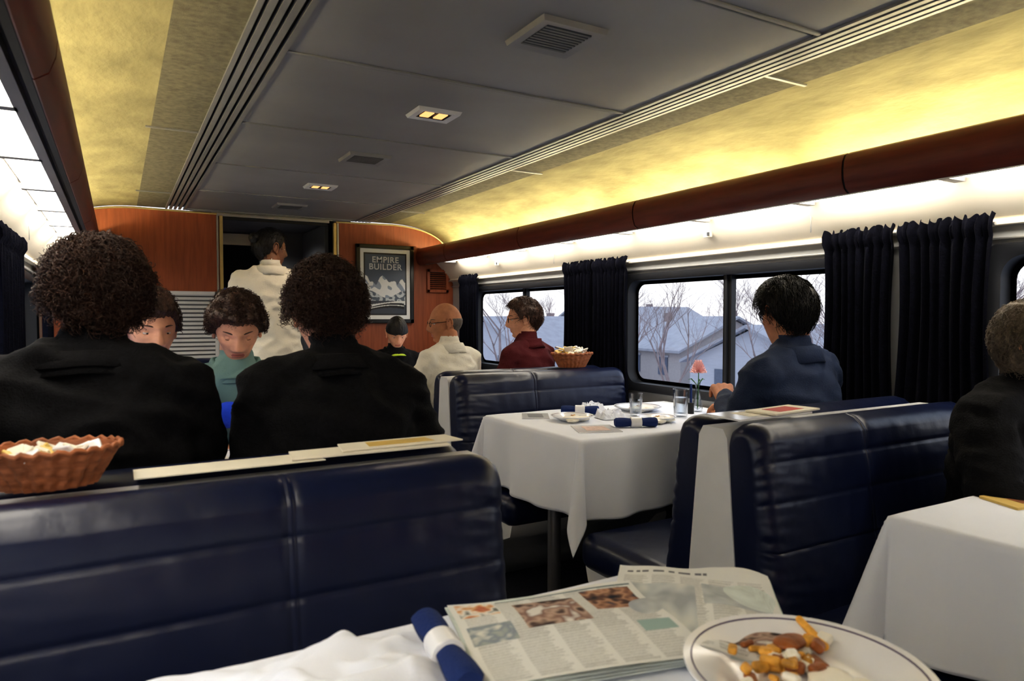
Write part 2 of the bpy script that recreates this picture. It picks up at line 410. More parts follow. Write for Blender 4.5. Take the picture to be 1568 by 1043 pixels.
mb=MB(); mb.grid(P,0); obj(mb,'print',['poster'],parent=pc,col=C.reshape(-1,4),smooth=False)
for t,z in (('EMPIRE',.172),('BUILDER',.116)):
    cu=bpy.data.curves.new('lettering','FONT'); cu.body=t; cu.size=.066; cu.align_x='CENTER'; cu.extrude=.0005; cu.offset=.0012; cu.space_character=1.1
    cu.materials.append(M['ptxt']); o=bpy.data.objects.new('lettering',cu); SC.collection.objects.link(o); o.parent=pc; o.location=(0,-.008,z); o.rotation_euler=(R(90),0,0)
# ---------------------------------------------------------------- benches
def bench(yc,side,dirs=(1,-1)):
    xa=CX+side*(.345 if side>0 else .365); xb=CX+side*1.36
    x0,x1=min(xa,xb),max(xa,xb); mb=MB(); xs_=(x0+x1)/2-side*.08
    mb.loft([[(x,yc-.15,0),(x,yc-.09,.45),(x,yc-.05,.90),(x,yc-.035,.925),(x,yc+.035,.925),(x,yc+.05,.90),(x,yc+.09,.45),(x,yc+.15,0)] for x in (x0,x0+.001,x1-.001,x1)],0)
    seams=[.852,.752,.63]
    for d in dirs:
        fr=[]; nz=96
        for i in range(nz):
            z=.905-(.905-.43)*i/(nz-1); q=.150+(.905-z)*.15
            for s_ in seams: q-=.0035*math.exp(-((z-s_)/.003)**2)
            edges=[.93]+seams+[.40]
            for a,b in zip(edges[:-1],edges[1:]):
                if b<=z<=a: q+=.003*math.sin(math.pi*(z-b)/(a-b))**.6
            fr.append((q,z))
        prof=[(.045,.43),(.040,.60),(.035,.80),(.032,.90),(.042,.925),(.065,.940),(.095,.945),(.122,.938),(.141,.924)]+fr+[(.20,.41),(.10,.41)]
        xs=[]; n=150
        for i in range(n+1):
            t=i/n; xs.append(x0+.004+(x1-x0-.008)*(.5-.5*math.cos(math.pi*t))*1.0)
        xs=sorted(xs+[xs_+q for q in (-.009,-.006,-.003,.003,.006,.009)])
        rings=[]
        for x in xs:
            e=min(x-x0,x1-x)-.004; r=.06
            s=math.sqrt(max(0,1-(1-min(e/r,1))**2)) if e<r else 1
            dm=abs(x-xs_); vs=.0025*math.exp(-((dm-.007)/.003)**2)
            ring=[]; ed=math.exp(-e/.10)
            for k,(q,z) in enumerate(prof):
                wr=.003*noise.noise(Vector((x*5+yc,z*9,d*3)))+.006*ed*noise.noise(Vector((x*12+z*20,z*45,d)))+.0020*noise.noise(Vector((x*22,z*8,d*2)))
                qq=.09+(q-.09)*(.5+.5*s)-(vs if q>.12 else 0)+(wr if q>.1 else 0); zz=.65+(z-.65)*(.88+.12*s)-(vs*.6 if z>.92 else 0)
                ring.append((x,yc+d*qq,zz))
            rings.append(ring)
        mb.loft(rings,1)
        mb.rbox(((x0+x1)/2,yc+d*.405,.405),(x1-x0-.01,.46,.13),.05,1,seg=6)
        pr=[(.10,0),(.24,0),(.30,.10),(.42,.22),(.60,.30),(.615,.35),(.10,.35)]
        mb.loft([[(x,yc+d*q,z) for q,z in pr] for x in (x0+.03,x0+.04,x1-.04,x1-.03)],0)
    obj(mb,'dining_booth_bench',['shell','navy'],origin=((x0+x1)/2,yc,0),ang=60)
for side in (1,-1):
    bench(-.42,side); bench(1.33,side); bench(3.08,side); bench(5.05,side,(-1,)); bench(-2.2,side,(1,))
# ---------------------------------------------------------------- tables
TZ=.775
def table(xa,xw,yc,hd=.36,seed=0):
    sgn=1 if xw>xa else -1
    mb=MB(); xc=(xa+xw)/2; a=abs(xw-xa)/2
    mb.rbox((xc,yc,TZ-.02),(2*a-.01,2*hd-.01,.034),.012,0)
    px=xa+sgn*.06
    mb.rev([(.026,.02),(.026,TZ-.03)],(px,yc-.10,0),20,1); mb.rev([(.0,0.0),(.12,0.0),(.12,.012),(.05,.025),(.03,.05)],(px,yc-.10,0),28,1)
    mb.box((px,yc,TZ-.045),(.08,.4,.02),1)
    mb.box((xw-sgn*.01,yc,TZ-.07),(.03,.4,.08),1)
    obj(mb,'dining_table',['shell','steel'],origin=(xc,yc,0))
    h=.29; r=.010; mb=MB()
    us=np.linspace(-(a+h),a,120); vs=np.linspace(-(hd+h),hd+h,140); P=np.zeros((len(vs),len(us),3))
    def fall(t): 
        if t<r*math.pi/2: return r*math.sin(t/r),r*(1-math.cos(t/r))
        return r,r+(t-r*math.pi/2)
    for i,v in enumerate(vs):
        for j,u in enumerate(us):
            du=max(0,-a-u); dv=max(0,abs(v)-hd); sv=1 if v>0 else -1
            x=max(u,-a); y=max(-hd,min(hd,v)); z=0
            if du>0 or dv>0:
                t=math.hypot(du,dv); o,dn=fall(t); z=-dn; ph=math.atan2(dv,du)
                fr=t/h
                if du>0 and dv>0:
                    k=.04*t+.30*t*math.sin(2*ph)**1.0*.9
                    z=-dn*(1-.07*math.sin(2*ph))
                else:
                    cpos=v if du>0 else u
                    k=.02*t+.020*fr*math.sin(cpos*13+seed+(2 if du>0 else 0))+.012*fr*math.sin(cpos*29+seed)
                    edge=(hd-abs(v)) if du>0 else (u+a)
                    k*=1-math.exp(-abs(edge)/.05)*.7
                    k+=.012*fr
                x-=(o+k)*math.cos(ph); y+=sv*(o+k)*math.sin(ph)
            z+=.0015*noise.noise(Vector((u*8,v*8,seed)))
            P[i,j]=(xc+sgn*x,yc+y,TZ+.004+z)
    mb.grid(P,0)
    o=obj(mb,'tablecloth',['cloth'],origin=(xc,yc,TZ),ang=80)
    so=o.modifiers.new('th','SOLIDIFY'); so.thickness=.0015; so.offset=1
table(1.42,2.46,2.36,.36,0); table(1.485,2.46,.56,.34,1.3); table(1.42,2.46,4.12,.34,2)
table(.80,-.40,.56,.36,3.1); table(.66,-.40,2.22,.34,4); table(.66,-.40,4.12,.34,5)
# ---------------------------------------------------------------- hands and bodies
def remesh(mb,voxel,it=3):
    me=bpy.data.meshes.new('tmp'); me.from_pydata(mb.v,[],mb.f); o=bpy.data.objects.new('tmp',me); SC.collection.objects.link(o)
    m=o.modifiers.new('r','REMESH'); m.mode='VOXEL'; m.voxel_size=voxel
    s=o.modifiers.new('s','SMOOTH'); s.factor=.5; s.iterations=it
    dg=bpy.context.evaluated_depsgraph_get(); me2=bpy.data.meshes.new_from_object(o.evaluated_get(dg))
    V=np.zeros(len(me2.vertices)*3); me2.vertices.foreach_get('co',V); V=V.reshape(-1,3)
    F=[tuple(p.vertices) for p in me2.polygons]
    Nn=np.zeros(len(me2.vertices)*3); me2.vertices.foreach_get('normal',Nn); Nn=Nn.reshape(-1,3)
    bpy.data.objects.remove(o); bpy.data.meshes.remove(me); bpy.data.meshes.remove(me2)
    return V,F,Nn
def make_hand(curl=1.0):
    mb=MB()
    for kx,ky,L,f in ((-.032,.082,.070,1),(-.011,.087,.079,1),(.010,.084,.073,1),(.030,.076,.057,1)):
        mb.capsule((kx*.55,0,0),(kx,ky,0),.019,.0135,n=10)
        p=Vector((kx,ky,0)); ang=0; sp=kx*1.2
        for seg,(fr,da) in enumerate(((.44,24),(.31,34),(.25,26))):
            ang+=R(da)*curl; q=p+Vector((sp*.25*fr,math.cos(ang)*L*fr,-math.sin(ang)*L*fr))
            mb.capsule(p,q,.0098-.0008*seg,.0092-.0009*seg,n=10); p=q
    mb.capsule((-.012,.015,-.006),(-.040,.048,-.014),.017,.013,n=10)
    mb.capsule((-.040,.048,-.014),(-.050,.076,-.024),.0125,.011,n=10); mb.capsule((-.050,.076,-.024),(-.046,.100,-.034),.0108,.0088,n=10)
    mb.capsule((0,-.03,0),(0,.02,0),.024,.024,n=10)
    V,F,_=remesh(mb,.0036,3); return V,F
HAND=make_hand(1.0); HANDG=make_hand(1.9)
def ss(a,b,x): t=np.clip((x-a)/(b-a),0,1); return t*t*(3-2*t)
def head_surf(D):
    dx,dy,dz=D[:,0],D[:,1],D[:,2]
    z=.117*dz; t=ss(.02,-.112,z)
    ex=1-.35*t
    x=.074*np.sign(dx)*np.abs(dx)**ex*(1-.34*t)
    yf=.093*np.abs(dy)**(1-.42*t)*(1-.04*t); yb=-.100*np.abs(dy)*(1-.40*t)
    y=np.where(dy>=0,yf,yb)
    f=ss(.1,.55,dy); ax=np.abs(x); g=lambda q,c,w: np.exp(-((q-c)/w)**2)
    y=y-.004*f*g(z,.0,.05)*ss(.0,.05,ax)
    A=np.interp(z,[-.052,-.044,-.034,-.01,.012,.03],[0,.012,.025,.014,.006,0]); wn=np.interp(z,[-.045,-.03,0,.02],[.017,.014,.009,.010])
    y=y+f*A*np.exp(-(x/wn)**2)
    y=y+f*.006*g(z,-.038,.008)*g(ax,.014,.006)
    y=y-f*.010*g(ax,.031,.014)*g(z,.001,.010)
    y=y+f*.004*g(z,.021,.008)*np.exp(-(x/.048)**2)
    y=y+f*(.0055*g(z,-.061,.004)+.006*g(z,-.070,.0045)-.004*g(z,-.0652,.0018))*np.exp(-(x/.023)**4)
    y=y-f*.003*g(z,-.082,.006)*np.exp(-(x/.02)**2)
    y=y+f*.010*g(z,-.100,.014)*np.exp(-(x/.022)**2)
    x=x+np.sign(x)*.004*g(z,-.022,.02)*ss(.2,.6,dy)
    return np.stack([x,y,z],1)
def sph(nla,nlo):
    la=np.linspace(0,np.pi,nla)[1:-1]; lo=np.linspace(0,2*np.pi,nlo,endpoint=False)
    LA,LO=np.meshgrid(la,lo,indexing='ij')
    D=np.stack([np.sin(LA)*np.cos(LO),np.sin(LA)*np.sin(LO),np.cos(LA)],-1).reshape(-1,3)
    h=nla-2; F=[(i*nlo+j,(i+1)*nlo+j,(i+1)*nlo+(j+1)%nlo,i*nlo+(j+1)%nlo) for i in range(h-1) for j in range(nlo)]
    F.append(tuple(range(nlo))); F.append(tuple((h-1)*nlo+j for j in range(nlo-1,-1,-1)))
    return D,F
def hair_mask(D,P,style,low=0):
    az=np.degrees(np.abs(np.arctan2(D[:,0],D[:,1]))); z=P[:,2]
    if style=='long': th=np.interp(az,[0,40,60,80,180],[.070,.055,.0,-.12,-.13])
    elif style=='mop': th=np.interp(az,[0,30,50,68,80,95,118,180],[.052,.054,.042,.012,-.01,.0,-.05,-.080])
    else: th=np.interp(az,[0,45,62,76,92,118,180],[.070,.058,.030,-.005,.015,-.045,-.078])
    th=th+.006*np.array([noise.noise(Vector((a*.12,0,s_))) for a,s_ in zip(az,np.sign(D[:,0]))])
    m=ss(-.006,.010,z-th)
    if style=='bald': m=m*(1-ss(.020,.045,z))*ss(75,90,az)
    return m
def person(name,loc,yaw=0,sc=1,lean=4,slouch=.03,side=0,shw=.17,puff=.0,hyaw=0,hpitch=0,htilt=0,arms=None,standing=False,shirt='jacket',pants='pants',skin='skin',hair='hairb',hstyle='short',hth=.02,curl=0,nstr=600,collar=None,glasses=False,beanie=False,bun=False,voxel=.012,lids=.25,handg=(False,False),fold=1.0,hoff=(0,0,0),cmat=0,topk=1.0):
    mb=MB(); segs=[]
    la=R(lean)
    def spine(s):
        y=slouch*(s/.6)**2; x=side*(s/.6)
        return Vector((x,y*math.cos(la)+s*math.sin(la),s*math.cos(la)-y*math.sin(la)*.3))
    p=puff
    sec=[(-.02,.13,.10),(.03,.175+p*.4,.125+p),(.12,.165+p,.115+p),(.22,.150+p,.105+p),(.32,.160+p,.112+p),(.42,.176+p,.120+p),(.50,.178+p,.115+p),(.555,.162+p,.100+p*.8),(.592,.125+p*.6,.084+p*.5),(.618,.082,.068),(.64,.060,.060)]
    rings=[]
    for s,a,b in sec:
        c=spine(s); ring=[]
        for j in range(28):
            t=2*math.pi*j/28; cx=math.copysign(abs(math.cos(t))**.85,math.cos(t)); ring.append((c.x+a*cx,c.y+b*math.sin(t),c.z))
        rings.append(ring)
    mb.loft(rings)
    for (s0,a0,b0),(s1,a1,b1) in zip(sec[:-1],sec[1:]): segs.append((spine(s0),spine(s1),(a0+b0)/2,(a1+b1)/2,0 if s1<.615 else 2))
    hc=spine(.64)+Vector((0,.020+.02*math.sin(la),.110))+Vector(hoff)
    nb=spine(.60); pr_=R(hpitch); nt=hc+Vector((0,-.022*math.cos(pr_)-.045*math.sin(pr_),-.055*math.cos(pr_)+.01*math.sin(pr_)))
    mb.capsule(nb,nt,.060,.054); segs.append((spine(.628),nt,.06,.06,2))
    ar=arms or [((-.25,.10,.33),(-.14,.33,.345)),((.25,.10,.33),(.14,.33,.345))]
    hd=[]
    for k,A in enumerate(ar):
        sg=-1 if k==0 else 1; sh=spine(.542)+Vector((sg*shw,0,0)); el=Vector(A[0]); wr=Vector(A[1])
        mb.capsule(spine(.585)+Vector((sg*.06,-.01,0)),sh,.050+p,.058+p)
        mb.capsule(sh,el,.058+p,.046+p); mb.capsule(el,wr,.047+p*.9,.034+p*.5)
        segs+= [(spine(.56),sh,.06,.062+p,0),(sh,el,.060+p,.046+p,0),(el,wr,.047+p,.034+p*.5,0)]
        hd.append((wr,(wr-el).normalized() if len(A)<3 else Vector(A[2]).normalized(),sg))
    for sg in (-1,1):
        if standing:
            J=[(sg*.09,0,-.02),(sg*.10,.02,-.45),(sg*.105,-.02,-.86+.06),(sg*.115,.11,-.905+.06)]
        else: J=[(sg*.09,.02,.085),(sg*.12,.44,.085),(sg*.12,.43,-.36/sc),(sg*.13,.55,-(.425/sc-.04))]
        rr=[.092,.062,.045,.036]
        for i in range(3):
            mb.capsule(J[i],J[i+1],rr[i] if i<2 else .042,rr[i+1]); segs.append((Vector(J[i]),Vector(J[i+1]),rr[i],rr[i+1],1 if i<2 else 3))
        if standing: mb.capsule(J[2],(sg*.105,-.03,-.905+.06),.04,.036)
    V,F,N=remesh(mb,voxel,4)
    FC=np.array([V[list(f)].mean(0) for f in F]); best=np.full(len(FC),9.); lab=np.zeros(len(FC),int)
    for a,b,r0,r1,l in segs:
        a=np.array(a);b=np.array(b);ab=b-a; t=np.clip(((FC-a)@ab)/(ab@ab+1e-9),0,1); dd=np.linalg.norm(FC-(a+t[:,None]*ab),axis=1)-(r0+(r1-r0)*t)
        q=dd<best; best[q]=dd[q]; lab[q]=l
    vl=np.zeros(len(V),int)
    for f,l in zip(F,lab):
        for i in f: vl[i]=l
    seed=loc[0]*7+loc[1]*3
    for i in range(len(V)):
        if vl[i] in (0,1):
            q=V[i]; a=noise.noise(Vector((q[0]*8+seed,q[1]*8,q[2]*15+q[0]*5))); b=noise.noise(Vector((q[0]*20+q[2]*14,q[1]*20,q[2]*24+seed)))
            c_=noise.noise(Vector((q[0]*13-q[2]*9,q[1]*13+seed,q[2]*13)))
            d=((.5-abs(a)*1.6)*.011+b*.0035+(.4-abs(c_)*1.5)*.005)*fold
            V[i]=q+N[i]*d
    Rz=Matrix.Rotation(R(yaw),3,'Z')
    def T(P):
        A=np.array(Rz); return (np.asarray(P)*sc)@A.T+np.array(loc)
    out=MB(); out.add(T(V),F,lab)
    for k,(wr,dr,sg) in enumerate(hd):
        HV,HF=HANDG if handg[k] else HAND
        hv=HV.copy(); 
        if sg<0: hv[:,0]*=-1
        up=Vector((0,0,1)); 
        if abs(dr.z)>.8: up=Vector((sg,0,0))
        xx=dr.cross(up).normalized(); zz=xx.cross(dr).normalized()
        A=np.array([list(xx),list(dr),list(zz)])
        out.add(T(hv@A+np.array(wr)+np.array(dr)*.012),[f if sg>0 else f[::-1] for f in HF],2)
    HR=np.array(Matrix.Rotation(R(hyaw),3,'Z')@Matrix.Rotation(R(-hpitch),3,'X')@Matrix.Rotation(R(htilt),3,'Y'))
    HC=np.array(hc)
    def TH(P): return T(np.asarray(P)@HR.T+HC)
    D,HF=sph(110,140); HP=head_surf(D)
    c=np.array([HP[list(f)].mean(0) if len(f)==4 else [0,0,0] for f in HF])
    lm=np.where((np.abs(c[:,0])<.022-.35*np.abs(c[:,2]+.0655))&(c[:,2]>-.0745)&(c[:,2]<-.0575)&(c[:,1]>.05),7,2)
    out.add(TH(HP),HF,lm)
    for sg in (-1,1):
        e=MB(); Dn,Fn=sph(16,20)
        ec=np.array([sg*.031,.0648,.001])
        if lids<.7:
            e.add(Dn*.0122+ec,Fn,5)
            e.add(Dn*np.array([.0044,.003,.0040])+ec+np.array([0,.0098,-.0015-.003*lids]),Fn,6)
            lidD=Dn*.0131+ec; keep=[f for f in Fn if np.mean([Dn[i][2] for i in f])>(.28-.75*lids)]; e.add(lidD,keep,2)
            keep=[f for f in Fn if np.mean([Dn[i][2] for i in f])<-.36]; e.add(lidD,keep,2)
        else:
            e.add(Dn*.0129+ec,Fn,2)
            e.tube([(sg*(.021+.020*t),.0755+.002*math.sin(t*3.1),-.0035-.002*math.sin(t*3.1)) for t in np.linspace(0,1,8)],.0009,4,5)
        bp=[(sg*(.014+.034*t),.0885-.022*t*t+.001,.0205+.005*math.sin(t*2.6)) for t in np.linspace(0,1,8)]
        e.tube(bp,[.0014,.0020,.0024,.0024,.0022,.0020,.0015,.001],4,6)
        ep=[]; 
        for t in np.linspace(-.5,math.pi*1.35,16):
            ep.append((sg*(.077+.008*abs(math.sin(t*.7+.4))),-.004-.016*math.cos(t)-.004,.002+.028*math.sin(t) if math.sin(t)>0 else .002+.03*math.sin(t)))
        e.tube(ep,[.0042]*16,2,8)
        e.add(Dn*np.array([.006,.016,.027])+np.array([sg*.076,-.006,.0]),Fn,2); e.add(Dn*np.array([.006,.008,.010])+np.array([sg*.077,.001,-.026]),Fn,2)
        if glasses:
            g=[(sg*.032+.021*math.cos(t),.094,.0+.016*math.sin(t)) for t in np.linspace(0,2*math.pi,20,endpoint=False)]
            e.tube(g,.0016,8,6,cyc=True); e.tube([(sg*.053,.093,.004),(sg*.075,.07,.006),(sg*.080,-.005,.012),(sg*.079,-.02,.0)],.0017,8,6)
            if sg>0: e.tube([(-.011,.095,.003),(0,.100,.006),(.011,.095,.003)],.0015,8,6)
        out.add(TH(e.v),e.f,e.m)
    style=hstyle
    m=hair_mask(D,HP,style)
    nrm=HP/np.linalg.norm(HP,axis=1)[:,None]
    nz=np.array([noise.noise(Vector((p[0]*28+seed,p[1]*28,p[2]*28))) for p in HP]); nz2=np.array([noise.noise(Vector((p[0]*75,p[1]*75+seed,p[2]*60))) for p in HP])
    nz3=np.array([noise.noise(Vector((p[0]*12+seed,p[1]*12,p[2]*12))) for p in HP])
    top=ss(-.05,.08,HP[:,2])
    th=hth*(.55+.55*top*topk)*(1+ (.35+.3*curl)*nz+.45*nz3)+nz2*(.0015+.003*curl)
    HH=HP+nrm*(m*th-(1-m)*.012)[:,None]
    if not beanie: out.add(TH(HH),HF,4)
    if beanie:
        mm=ss(-.004,.004,HP[:,2]-np.interp(np.abs(D[:,0]),[0,1],[.03,.012])-.0*D[:,1])
        BB=HP*np.array([1,1,1])+nrm*(mm*.014-(1-mm)*.012)[:,None]; BB[:,2]+=mm*.01*top; out.add(TH(BB),HF,9)
    if bun: 
        Db,Fb=sph(30,36); nb_=np.array([noise.noise(Vector((p[0]*4,p[1]*4,p[2]*12))) for p in Db]); out.add(TH(Db*(.034+.004*nb_)[:,None]+np.array([0,-.105,.055])),Fb,4)
    if nstr and not beanie:
        wgt=(m+1e-6)*np.sin(np.arccos(np.clip(D[:,2],-1,1)))
        if style=='mop': wgt=wgt*(1-.85*ss(.5,.9,D[:,1])*ss(.09,.06,HP[:,2]))
        idx=np.random.choice(len(HP),nstr*4,p=wgt/wgt.sum())
        idx=idx[m[idx]>.5][:nstr]; n=len(idx); K=13
        base=HP[idx]+nrm[idx]*(th[idx]*.6)[:,None]
        tang=np.random.randn(n,3)*(.9 if curl else .25)+np.array([0,-.25,-.8]); 
        fl=nrm[idx]; tang-= fl*(tang*fl).sum(1)[:,None]; tang/=np.linalg.norm(tang,axis=1)[:,None]; bi=np.cross(fl,tang)
        Ls=(.032+.02*np.random.rand(n))*(1 if not curl else .8); t=np.linspace(0,1,K)
        if style=='mop': Ls*=.6
        cr=(.0070*curl)*(.5+.9*np.random.rand(n)); fq=2*np.pi*(1.0+1.2*np.random.rand(n)); ph=np.random.rand(n)*6.28
        S_=np.zeros((n,K,3)); jit=np.random.rand(n)**1.5
        for k in range(K):
            lift=(min(hth,.022)*.45*np.sin(np.pi*min(1,t[k]*1.1))+(.020*curl*jit*t[k]))
            S_[:,k]=base+tang*(Ls*t[k])[:,None]+fl*lift[:,None]+bi*(cr*np.sin(fq*t[k]+ph))[:,None]+fl*(cr*np.cos(fq*t[k]+ph))[:,None]
        wd=.0013*(1-.5*t)
        VV=np.zeros((n,K,3,3)); 
        for q in range(3):
            a=2*np.pi*q/3; VV[:,:,q]=S_+(bi*math.cos(a)+fl*math.sin(a))[:,None,:]*wd[None,:,None]
        FF=[]
        for s_ in range(n):
            o_=s_*K*3
            for k in range(K-1):
                for q in range(3):
                    q2=(q+1)%3; FF.append((o_+k*3+q,o_+k*3+q2,o_+(k+1)*3+q2,o_+(k+1)*3+q))
        out.add(TH(VV.reshape(-1,3)),FF,4)
    if collar:
        c0=spine(.592); c1=c0+(nt-nb)*.62+Vector((0,-.006,0)); rings=[]
        kk=1.0 if collar!='low' else .8
        for (f_,ra) in ((0,.100),(.3*kk,.086),(.62*kk,.077),(.8*kk,.075),(.8*kk,.068),(.5*kk,.064),(0,.066)):
            c=c0.lerp(c1,f_); ring=[]
            for j in range(30):
                t=2*math.pi*j/30; ring.append((c.x+(ra+puff*.4)*math.cos(t)*1.02,c.y+(ra+.004+puff*.3)*math.sin(t)*1.03,c.z-.028*f_*max(0,math.sin(t))-(.012*max(0,math.sin(t)))-.012*(1-f_)*abs(math.cos(t))))
            rings.append(ring)
        e=MB(); e.loft(rings,cmat,caps=False,cyc=True); 
        if collar=='fold' or collar=='lapel':
            rings=[]; q_=puff*.5; lo=.02 if collar=='fold' else .30
            for (f_,ra) in ((.86,.069),(.84,.078+q_),(.6,.087+q_),(lo,.100+q_),(lo-.04,.097+q_),(.5,.079)):
                c=c0.lerp(c1,f_); rings.append([(c.x+ra*math.cos(t)*1.05,c.y+(ra)*math.sin(t),c.z-.03*max(0,math.sin(t))-.014*(1-f_)*abs(math.cos(t))) for t in [2*math.pi*j/30 for j in range(30)]])
            e.loft(rings,0,caps=False,cyc=True)
        out.add(T(e.v),e.f,e.m)
    return obj(out,name,[shirt,pants,skin,'shoe',hair,'eyew','iris','lips','wire','hairk','hivis'],origin=loc,ang=180)
SZ=.462
person('seated_man',(-.045,1.66,SZ+.02),0,1.06,5,.04,shw=.160,puff=.018,hyaw=8,hpitch=22,side=-.01,shirt='jacket',hth=.034,curl=1,nstr=5600,collar='lapel',voxel=.010,fold=1.6,hoff=(.018,.035,-.025),topk=.6,
       arms=[((-.24,.10,.33),(-.12,.33,.345)),((.195,.12,.33),(.12,.34,.345))])
person('seated_man',(.490,1.66,SZ+.02),0,1.02,6,.04,shw=.160,puff=.016,hyaw=-2,hpitch=24,side=-.01,shirt='jacket',hth=.028,curl=1,nstr=5000,collar='lapel',voxel=.010,fold=1.6,hoff=(0,.036,-.016),topk=.6,
       arms=[((-.190,.12,.33),(-.12,.34,.345)),((.24,.10,.33),(.12,.33,.345))])
person('seated_boy',(.362,2.78,SZ),180,.98,13,.05,shirt='teal',hyaw=-6,hpitch=26,hstyle='mop',hth=.026,curl=.7,nstr=2200,collar='fold',lids=.9)
person('seated_boy',(.095,2.74,SZ-.015),180,.99,9,.045,shirt='blue',hyaw=14,hpitch=10,hstyle='mop',hth=.022,curl=.4,nstr=1200,collar='band',lids=.35,
       arms=[((-.10,.34,.44),(-.285,.36,.47),(-.85,.25,-.35)),((.24,.14,.33),(.10,.36,.35))])
person('waiter',(.82,4.38,.885),-6,1.0,2,.02,shirt='wshirt',skin='skin_dark',hair='hairk',hyaw=-66,hpitch=2,hth=.013,nstr=500,collar='fold',standing=True,bun=True,puff=.010,fold=1.4,
       arms=[((-.25,.02,.30),(-.16,.22,.22)),((.25,.03,.30),(.16,.24,.24))])
person('seated_man',(1.60,3.42,SZ),18,.96,3,.03,shirt='wshirt',skin='skin_tan',hair='hairw',hstyle='bald',hth=.003,nstr=0,hyaw=60,hpitch=2,collar='fold',glasses=True,fold=1.4)
person('seated_man',(2.12,3.42,SZ),22,.99,4,.03,shirt='maroon',hair='hairb',hth=.020,curl=.3,nstr=1400,hyaw=42,hpitch=3,collar='band',glasses=True)
person('seated_passenger',(1.66,4.70,SZ),180,.88,14,.04,shirt='jacket',hyaw=-10,hpitch=24,beanie=True,nstr=0,collar='fold',cmat=10)
person('seated_man',(2.11,1.62,SZ),4,1.02,2,.02,shirt='dblue',skin='skin_tan',hair='hairk',hth=.024,nstr=1800,hyaw=-16,hpitch=8,collar='fold',shw=.175,puff=.012,fold=1.3,
       arms=[((-.20,.12,.33),(-.06,.28,.43)),((.21,.10,.33),(.13,.33,.37))],handg=(True,False))
person('seated_woman',(2.15,1.00,SZ-.01),176,.92,3,.03,shirt='jacket',hair='hairg',hstyle='long',hth=.024,curl=.3,nstr=2600,hyaw=20,hpitch=8,collar='band',puff=.026,fold=1.4,
       arms=[((-.20,.10,.33),(-.12,.33,.37)),((.30,.16,.31),(.20,.38,.38))])
# ---------------------------------------------------------------- table-top items
CZ=TZ+.0065
def basket(x,y,z,s=1,seed=1,cnt=16,lift=0):
    rnd=random.Random(seed); mb=MB(); n=144; rings=[]; H_=.074*s
    for i in range(25):
        t=i/24; zz=z+t*H_; r=(.068+.038*t)*s
        rings.append([(x+(r+.0030*math.sin(24*a+.6*math.sin(i*.8)))*1.12*math.cos(a),y+(r+.0030*math.sin(24*a+.6*math.sin(i*.8)))*.82*math.sin(a),zz) for a in [2*math.pi*j/n for j in range(n)]])
    for i in range(8):
        t=1-i/7*.92; r=(.062+.038*t)*s; rings.append([(x+r*1.12*math.cos(a),y+r*.82*math.sin(a),z+t*H_) for a in [2*math.pi*j/n for j in range(n)]])
    mb.loft(rings,0)
    mb.tube([(x+.107*s*1.12*math.cos(a),y+.107*s*.82*math.sin(a),z+H_+.003*math.sin(a*26)) for a in np.linspace(0,2*math.pi,80,endpoint=False)],.0050*s,0,8,cyc=True)
    for k in range(cnt):
        a=rnd.uniform(0,6.28); r=rnd.uniform(0,.078)*s; M4=Matrix.Rotation(rnd.uniform(0,3),4,'Z')@Matrix.Rotation(rnd.uniform(-1.1,1.1),4,'X')@Matrix.Rotation(rnd.uniform(-.6,.6),4,'Y')
        mb.rbox((x+r*1.1*math.cos(a),y+r*.75*math.sin(a),z+H_*.72+rnd.uniform(0,.016+lift)),(.042*s,.030*s,.006),.0025,rnd.choice([1,1,1,2,1,3,2]),3,M4)
    obj(mb,'condiment_basket',['basket','paper','china','yellow','newse'],origin=(x,y,z))
basket(-.098,1.335,.9465,.84,3,26,-.004); basket(2.13,3.08,.9465,1.0,5,80,.034)
def napkin(x,y,z,rz,L=.17,r=.019):
    mb=MB(); ca,sa=math.cos(rz),math.sin(rz); rings=[]
    for i in range(31):
        t=i/30; s=(t-.5)*L; k=1+.12*math.sin(t*9)+(.25*abs(t-.5)*2)**2; 
        if i in(0,30): k*=.8
        rings.append([(x+s*ca-k*r*math.cos(a)*(1+.08*math.sin(5*a))*sa,y+s*sa+k*r*math.cos(a)*(1+.08*math.sin(5*a))*ca,z+r+k*r*.85*math.sin(a)) for a in [2*math.pi*j/24 for j in range(24)]])
    mb.loft(rings,0)
    rings=[]
    for q in (-.022,-.02,.02,.022):
        kk=1.15 if abs(q)<.021 else 1.0
        rings.append([(x+q*ca-kk*r*math.cos(a)*sa*1.05,y+q*sa+kk*r*math.cos(a)*ca*1.05,z+r+kk*r*.95*math.sin(a)) for a in [2*math.pi*j/24 for j in range(24)]])
    mb.loft(rings,1)
    obj(mb,'rolled_napkin',['nblue','china'],origin=(x,y,z))
napkin(.352,.790,CZ+.002,R(-97),.19,.018); napkin(1.78,2.13,CZ,R(-25)); napkin(1.80,2.54,CZ,R(-35)); napkin(1.98,.52,CZ,R(60))
